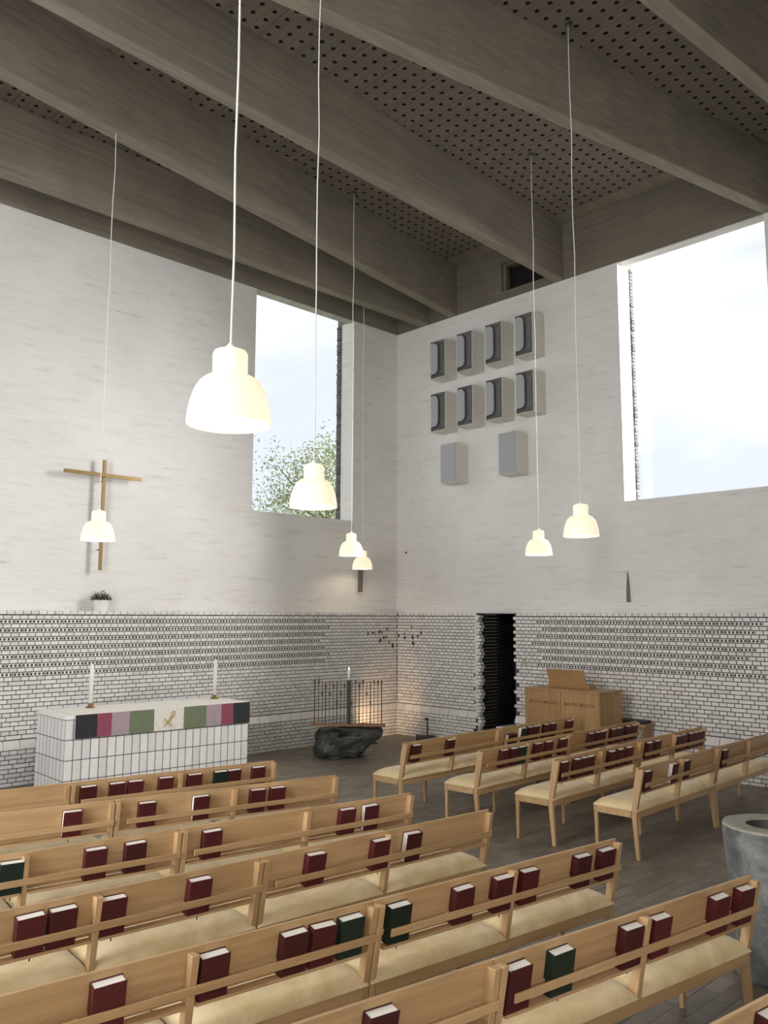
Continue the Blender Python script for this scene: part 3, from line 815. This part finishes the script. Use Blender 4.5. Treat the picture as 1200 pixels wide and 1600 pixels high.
# ------------------------------------------------------------------ things on the walls
cr_ = empty('cross', 'brass cross mounted on the whitewashed altar wall above the altar', 'cross', (5.48, 11.47, 2.836))
build(MB().prism([(-.024, -.012), (.024, -.012), (.024, .012), (.0, .026), (-.024, .012)], 0, 1.61, 'z'), 'upright', BRASS, cr_, bevel=.002)
build(MB().prism([(-.04, 1.355), (-.014, 1.355), (-.014, 1.405), (-.04, 1.405)], -.61, .575, 'x'), 'crossbar', BRASS, cr_, bevel=.002)
mb = MB()
for z in (.3, 1.3): mb.tube([(0, .01, z), (0, YU-11.47, z)], .008, 8)
build(mb, 'standoff', DARKM, cr_)
def fin(loc, rz, h, lab, w=.075):
    o = tag(build(MB().prism([(-.03, 0), (.03, 0), (.018, h*.6), (.0, h), (-.018, h*.6)], -w, 0, 'y'), 'wall_fin', DARKM2, bevel=.002), lab, 'wall ornament'); o.location = loc; o.rotation_euler[2] = rz
f1 = tag(build(MB().box(-.028, .028, -.075, 0, 0, .55), 'wall_fin', DARKM2, bevel=.003), 'flat dark metal upright on the altar wall below the overlapping lamps', 'wall ornament'); f1.location = (10.62, YU-.03, 2.64)
fb = build(MB().tube([(0, -.01, .3), (0, .03, .3)], .01, 8), 'standoff', DARKM, f1)
fin((XU, 6.585, 2.42), -PI/2, .46, 'thin tapering grey metal spike on the right wall above the organ', .03)
o = tag(build(MB().lathe([(.018, 0), (.018, .02), (.010, .03)], 14, cap0=True, cap1=True), 'sensor', BLACK), 'tiny black round sensor on the right wall beside the corner', 'sensor'); o.location = (XU, 11.33, 3.42); o.rotation_euler = (0, -PI/2, 0)
sw = tag(build(MB().box(0, .012, -.04, .04, -.04, .04), 'wall_switch', mat('brass_plate', (.42, .38, .22), .5), bevel=.003), 'small brass plate on the white bricks right of the doorway', 'switch'); sw.location = (XW-.014, 8.42, 1.45)
pot = empty('potted_plant', 'white pot with dark green trailing plant on the ledge under the cross', 'plant', (5.52, YU-.115, 2.2535))
build(MB().lathe([(.001, .0), (.095, .0), (.10, .05), (.108, .15), (.11, .155), (.103, .155), (.09, .14), (.001, .138)], 24), 'pot', WHITE, pot, smooth=False)
mb = MB()
for i in range(320):
    a = random.uniform(0, 2*PI); r = .15*random.random()**.5; h = .14+.15*(1-(r/.17)**2)*random.uniform(.2, 1)
    if i < 20: r = random.uniform(.09, .16); a = PI+random.uniform(-.5, .5); h = .16+random.uniform(.0, .10)
    c = Vector((r*math.cos(a), r*math.sin(a)*.85, h)); d = Vector((random.uniform(-1, 1), random.uniform(-1, 1), random.uniform(-.2, 1))).normalized()
    u = d.cross(Vector((.3, .2, .9))).normalized(); l = random.uniform(.022, .042)
    mb.add([c, c+d*l*.5+u*l*.3, c+d*l, c+d*l*.5-u*l*.3], [(0, 1, 2, 3)])
    if i % 4 == 0: mb.tube([(c.x*.3, c.y*.3, .148), tuple(c)], .0015, 4)
stuff(build(mb, 'foliage', LEAF, pot))
# small leaves scattered over the corner
sc = empty('leaf_sculpture', 'scatter of small dark metal leaves across the brick corner', 'wall ornament', (11.40, 11.32, 1.8))
BL = [(10.69, 0, 1.87, .05), (10.80, 0, 1.885, .05), (10.86, 0, 1.88, .04), (10.98, 0, 1.905, .07), (11.05, 0, 1.895, .05), (11.19, 0, 1.95, .05), (11.00, 0, 1.74, .08), (11.10, 0, 1.79, .06), (11.16, 0, 1.80, .05), (11.24, 0, 1.70, .05), (11.33, 0, 1.64, .09),
      (0, 11.33, 1.83, .06), (0, 11.17, 1.79, .07), (0, 11.18, 1.86, .04), (0, 10.99, 1.985, .05), (0, 10.95, 1.69, .08), (0, 10.965, 1.80, .08), (0, 10.83, 1.83, .06), (0, 10.75, 1.885, .06)]
for (x, y, z, l) in BL:
    a = random.uniform(-.5, .5); pts = []
    shp = [(0, -1), (.42, -.35), (.38, .3), (0, 1), (-.38, .3), (-.42, -.35)]
    pts = [(l*.62*(p*math.cos(a)-q*math.sin(a)), l*.62*(p*math.sin(a)+q*math.cos(a))) for p, q in shp]
    mb = MB()
    if y == 0: mb.prism([(x-11.40+p, z-1.8+q) for p, q in pts], YW-11.32-.014, YW-11.32-.006, 'y'); mb.tube([(x-11.40, YW-11.32-.008, z-1.8), (x-11.40, YW-11.32+.002, z-1.8)], .004, 6)
    else: mb.prism([(y-11.32+p, z-1.8+q) for p, q in pts], XW-11.40-.014, XW-11.40-.006, 'x'); mb.tube([(XW-11.40-.008, y-11.32, z-1.8), (XW-11.40+.002, y-11.32, z-1.8)], .004, 6)
    build(mb, 'leaf', BLACK, sc)
# loudspeakers
SW, SH, SD = .375, .73, .345
def make_horn_speaker():
    o = empty('wall_speaker', '', 'speaker', group='wall speakers with rounded baffles')
    # local: back on the wall at x=0, front at x=-SD, width along y, height z from 0
    mb = MB(); y0, y1, z0, z1, f, t = -SW/2, SW/2, 0, SH, -SD, .012
    mb.box(f, 0, y0, y0+t, z0, z1); mb.box(f, 0, y1-t, y1, z0, z1); mb.box(f, 0, y0+t, y1-t, z0, z0+t); mb.box(f, 0, y0+t, y1-t, z1-t, z1); mb.box(-.02, 0, y0+t, y1-t, z0+t, z1-t)
    build(mb, 'cabinet', SPKB, o, bevel=.002)
    a, b, c, d = y0+t, y1-t, z0+t, z1-t; g = f+.004; k = f+.10
    ai, bi, ci, di = a+.02, a+(b-a)*.60, c+.11, d-.045
    mb = MB().add([(g, a, c), (g, b, c), (g, b, d), (g, a, d), (k, bi-.10, ci), (k, b-.002, ci), (k, b-.002, di), (k, bi-.10, di)], [(0, 1, 5, 4), (1, 2, 6, 5), (2, 3, 7, 6), (3, 0, 4, 7), (4, 5, 6, 7)])
    build(mb, 'funnel', SPKD, o)
    # rounded baffle hinged on the far (+y) side
    yl, yr = b, b-(b-a)*.47; zb, zt, r = c+.085, d-.03, .10
    poly = [(yl, zb), (yl, zt)]
    for q in range(9):
        w = PI/2*q/8; poly.append((yr+r-r*math.sin(w), zt-r+r*math.cos(w)))
    for q in range(9):
        w = PI/2*q/8; poly.append((yr+r-r*math.cos(w), zb+r-r*math.sin(w)))
    build(MB().prism(poly, f-.001, f+.03, 'x'), 'baffle', SPKG, o, bevel=.004)
    return o
names = ['leftmost', 'second from left', 'third from left', 'rightmost']
ys = [10.18, 9.53, 8.865, 8.21]; s0_ = None
for rr, z in ((0, 6.61), (1, 5.60)):
    for i, y in enumerate(ys):
        lab = 'wall speaker with rounded grey baffle, %s in the %s row of four' % (names[i], ('top', 'middle')[rr])
        if s0_ is None: s0_ = make_horn_speaker(); s0_.location = (XU, y, z); s0_['label'] = lab
        else: copy_tree(s0_, (XU, y, z), 0, lab)
def make_box_speaker(loc, lab):
    o = empty('box_speaker', lab, 'speaker', loc, group='box speakers in the bottom row')
    box('cabinet', -SD, 0, -SW/2, SW/2, 0, SH, SPKB, o, bevel=.004)
    box('front_cloth', -SD-.012, -SD, -SW/2+.008, SW/2-.008, .012, SH-.01, SPKG, o, bevel=.003)
    return o
b0 = make_box_speaker((XU, 9.93, 4.60), 'flat-fronted wall speaker, left one of the bottom pair')
copy_tree(b0, (XU, 8.59, 4.60), 0, 'flat-fronted wall speaker, right one of the bottom pair')

# ------------------------------------------------------------------ candle globe: rock, board, rods
def rock_geo():
    bm = bmesh.new(); bmesh.ops.create_icosphere(bm, subdivisions=5, radius=1)
    for v in bm.verts:
        x, y, z = v.co; k = max(abs(x), abs(y), abs(z)); q = v.co.length
        p = Vector((math.copysign(abs(x)**.42, x), math.copysign(abs(y)**.6, y), math.copysign(abs(z)**.42, z)))
        h = (p.z+1)/2
        xr = .20+.38*min(1, h/.75); xl = -.53+.05*h
        X = p.x*(xr if p.x > 0 else -xl); Y = p.y*(.34+.06*h); Z = h*.47
        n = noise.fractal(Vector((X*3, Y*3, Z*4)), 1.0, 2.2, 5)*.055+(noise.cell(Vector((X*3.3+Z, Y*4, Z*5-X*1.5)))-.5)*.05
        d = Vector((p.x, p.y, p.z*.4)).normalized()
        v.co = Vector((X, Y, Z))+d*n
        if v.co.z < .02: v.co.z = .0
        if v.co.z > .46: v.co.z = .46+(v.co.z-.46)*.2
    me = bpy.data.meshes.new('rock'); bm.to_mesh(me); bm.free(); me.materials.append(ROCK)
    return me
RXY = (9.03, 10.08)
rock = tag(link('rock', rock_geo(), None, (*RXY, 0), -YAW), 'dark rough boulder on the floor carrying the candle rack', 'rock')
RODM = mat('brown_iron', (.13, .10, .08), .6, .3)
rack = empty('candle_rack', 'rack of thin metal rods and tall candle on a brown board atop the boulder', 'candle rack', (RXY[0]-.02, RXY[1]+.02, .472), -YAW)
box('board', -.55, .63, -.09, .09, 0, .03, BOARDW, rack, bevel=.004)
for i in range(19):
    x = -.49+1.06*i/18
    if abs(x-.05) < .03: continue
    b = MB(); yy = random.uniform(-.04, .04)
    b.tube([(x, yy, .03), (x, yy, .70-random.choice((0, 0, .01)))], .006 if i % 3 else .010, 6)
    zc = random.choice((.62, .5, .35, .68)); b.lathe([(.014, zc-.03), (.014, zc+.03)], 8, (x, yy, 0), cap0=True, cap1=True)
    build(b, 'rod', RODM, rack)
build(MB().tube([(.05, 0, .03), (.05, 0, .70)], .03, 12).lathe([(.04, .69), (.042, .71)], 16, (.05, 0, 0), cap0=True, cap1=True), 'candle_post', mat('dark_post', (.06, .05, .048), .6), rack)
build(MB().lathe([(.026, .71), (.026, .84), (.018, .862), (.004, .868)], 16, (.05, 0, 0), cap0=True, cap1=True), 'wax', WAX, rack, smooth=True)
build(MB().lathe([(.003, .866), (.009, .88), (.007, .90), (.001, .92)], 10, (.05, 0, 0), cap0=True, cap1=True), 'flame', FLAME, rack, smooth=True)
# little uplight behind the boulder that warms the corner
ul = empty('floor_spotlight', 'small black floor spotlight hidden behind the boulder by the corner', 'spotlight', (10.30, 10.80, 0))
build(MB().lathe([(.07, 0), (.07, .02), (.01, .025)], 16, cap0=True, cap1=True), 'base', BLACK, ul)
build(MB().tube([(0, 0, .02), (0, 0, .08)], .012, 8).tube([(-.05, -.04, .07), (.04, .035, .16)], .04, 12), 'housing', BLACK, ul)
spl = bpy.data.lights.new('spot_light', 'SPOT'); spl.energy = 26; spl.color = (1, .66, .36); spl.spot_size = 1.9; spl.spot_blend = .9; spl.shadow_soft_size = .05
spo = bpy.data.objects.new('spot_light', spl); COL.objects.link(spo); spo.parent = ul; spo.location = (.07, .06, .19); spo.rotation_euler = Vector((.75, .62, .42)).to_track_quat('-Z', 'Y').to_euler()
# low black stand by the right wall
ms = empty('low_stand', 'low black box with a thin upright stalk on the floor by the corner', 'stand', (11.12, 10.33, 0), -YAW)
box('base', -.17, .17, -.12, .12, 0, .10, BLACK, ms, bevel=.01)
build(MB().tube([(.03, 0, .1), (.03, 0, .37)], .013, 8), 'stalk', BLACK, ms)
build(MB().tube([(-.015, 0, .385), (.05, 0, .385)], .022, 10), 'head', BLACK, ms)

# ------------------------------------------------------------------ organ and its bench
OX0, OX1, OY0, OY1, OH = 10.44, 11.05, 6.40, 7.67, 1.15
org = empty('organ', 'oak console organ standing by the right wall with music desk on top', 'organ', ((OX0+OX1)/2, (OY0+OY1)/2, 0))
ox, oy = (OX0+OX1)/2, (OY0+OY1)/2
def ob(name, a, b, c, d, e_, f, m, bevel=.004, parent=None): return box(name, a-ox, b-ox, c-oy, d-oy, e_, f, m, parent or org, bevel=bevel)
ob('carcass', OX0+.03, OX1, OY0+.03, OY1-.03, .04, OH-.03, ORGANW)
ob('base', OX0+.01, OX1, OY0+.01, OY1-.01, 0, .10, ORGANH)
ob('top', OX0-.005, OX1+.01, OY0-.01, OY1+.01, OH-.035, OH, ORGANH)
ob('side_panel', OX0+.0, OX0+.34, OY0, OY0+.035, .1, OH-.036, ORGANW); ob('side_panel', OX0+.346, OX1, OY0+.004, OY0+.035, .1, OH-.036, ORGANH)
ob('side_panel', OX0+.0, OX1, OY1-.035, OY1, .1, OH-.036, ORGANW)
# back panel with four slot vents in two leaves
mid = oy
for (a, b) in ((OY0+.036, mid-.003), (mid+.003, OY1-.036)):
    pnl = build(MB().box(OX0-ox, OX0+.028-ox, a-oy, b-oy, .1, OH-.22).box(OX0-ox, OX0+.028-ox, a-oy, b-oy, OH-.18, OH-.036).box(OX0-ox, OX0+.028-ox, a-oy, a+.05-oy, OH-.22, OH-.18).box(OX0-ox, OX0+.028-ox, b-.05-oy, b-oy, OH-.22, OH-.18).box(OX0-ox, OX0+.028-ox, (a+b)/2-.02-oy, (a+b)/2+.02-oy, OH-.22, OH-.18), 'back_panel', ORGANW, org)
dk = build(MB().prism([(.02, OH), (.05, OH), (-.06, OH+.27), (-.085, OH+.27)], -.24, .40, 'y').prism([(.02, OH), (.20, OH), (.20, OH+.05), (.02, OH+.05)], -.27, .43, 'y'), 'music_desk', ORGANH, org, bevel=.004)
obn = empty('organ_bench', 'dark topped wooden bench behind the organ against the right wall', 'bench', (11.25, 6.55, 0))
box('seat', -.14, .14, -.45, .62, .64, .68, ORGANH, obn); box('seat_pad', -.13, .13, -.42, .6, .68, .72, BLACK, obn, bevel=.015)
for y in (-.43, .56): box('leg', -.13, .13, y, y+.04, 0, .64, ORGANW, obn)

# ------------------------------------------------------------------ stone font
FX, FY = 5.60, 2.22
font = empty('baptismal_font', 'grey stone baptismal font with round bowl, cut off at the right edge', 'font', (FX, FY, 0))
def fw_(a, z): return 1+.035*noise.fractal(Vector((math.cos(a)*1.6, math.sin(a)*1.6, z*2.2)), 1, 2, 4)
body = [(.262, 0), (.268, .03), (.262, .2), (.262, .4), (.266, .55), (.274, .68), (.282, .80), (.286, .885)]
build(MB().lathe(body, 64, wob=fw_, cap0=True), 'body', FONTS, font, smooth=True)
rim = [(.286, .884), (.283, .898), (.268, .902), (.155, .899), (.148, .892)]
build(MB().lathe(rim, 64, wob=lambda a, z: fw_(a, .885) if z < .9 else 1), 'rim', FONTR, font, smooth=False)
build(MB().lathe([(.149, .893), (.145, .85), (.12, .79), (.06, .76), (.001, .755)], 48), 'bowl', mat('dark_bowl', (.045, .042, .036), .5), font, smooth=True)

# ------------------------------------------------------------------ trees outside
ground = structure(tag(box('ground', -20, 60, YU+.6, 70, -.25, -.06, GRASS, bevel=0), 'green lawn outside the altar wall window', 'ground'))
def tree(x, y, hz, r, nl, lab, thin=False):
    o = empty('tree', lab, 'tree', (x, y, -.06))
    mb = MB().tube([(0, 0, 0), (.1, .05, hz*.4), (.05, -.05, hz*.75)], [.22, .16, .06], 10)
    tips = []
    for i in range(16):
        a = random.uniform(0, 2*PI); z = hz*random.uniform(.35, .75); L = r*random.uniform(.6, 1.0)
        t = (L*math.cos(a), L*math.sin(a), z+random.uniform(.1, .9)*(hz-z)*.8); tips.append(Vector(t))
        mb.tube([(0.07, 0, z), (t[0]*.5, t[1]*.5, (z+t[2])/2-.1), t], [.05, .03, .01], 6)
    build(mb, 'trunk', BARK, o)
    lb = MB()
    cl_ = tips+[Vector((random.gauss(0, r*.4), random.gauss(0, r*.4), hz*random.uniform(.5, .95))) for _ in range(34)]
    for i in range(nl):
        c = random.choice(cl_)+Vector((random.gauss(0, .42), random.gauss(0, .42), random.gauss(0, .36)))
        d = Vector((random.uniform(-1, 1), random.uniform(-1, 1), random.uniform(-1, .6))).normalized(); u = d.cross(Vector((.2, .5, .8))).normalized(); l = random.uniform(.06, .11)
        lb.add([c, c+d*l*.5+u*l*.3, c+d*l, c+d*l*.5-u*l*.3], [(0, 1, 2, 3)])
    stuff(build(lb, 'foliage', TLEAF, o))
tree(17.0, 20.0, 7.7, 1.75, 13000, 'leafy green tree outside the left window, nearer the right jamb')
tree(19.0, 25.0, 7.3, 2.0, 3600, 'thin pale tree outside the left window, towards its left edge')
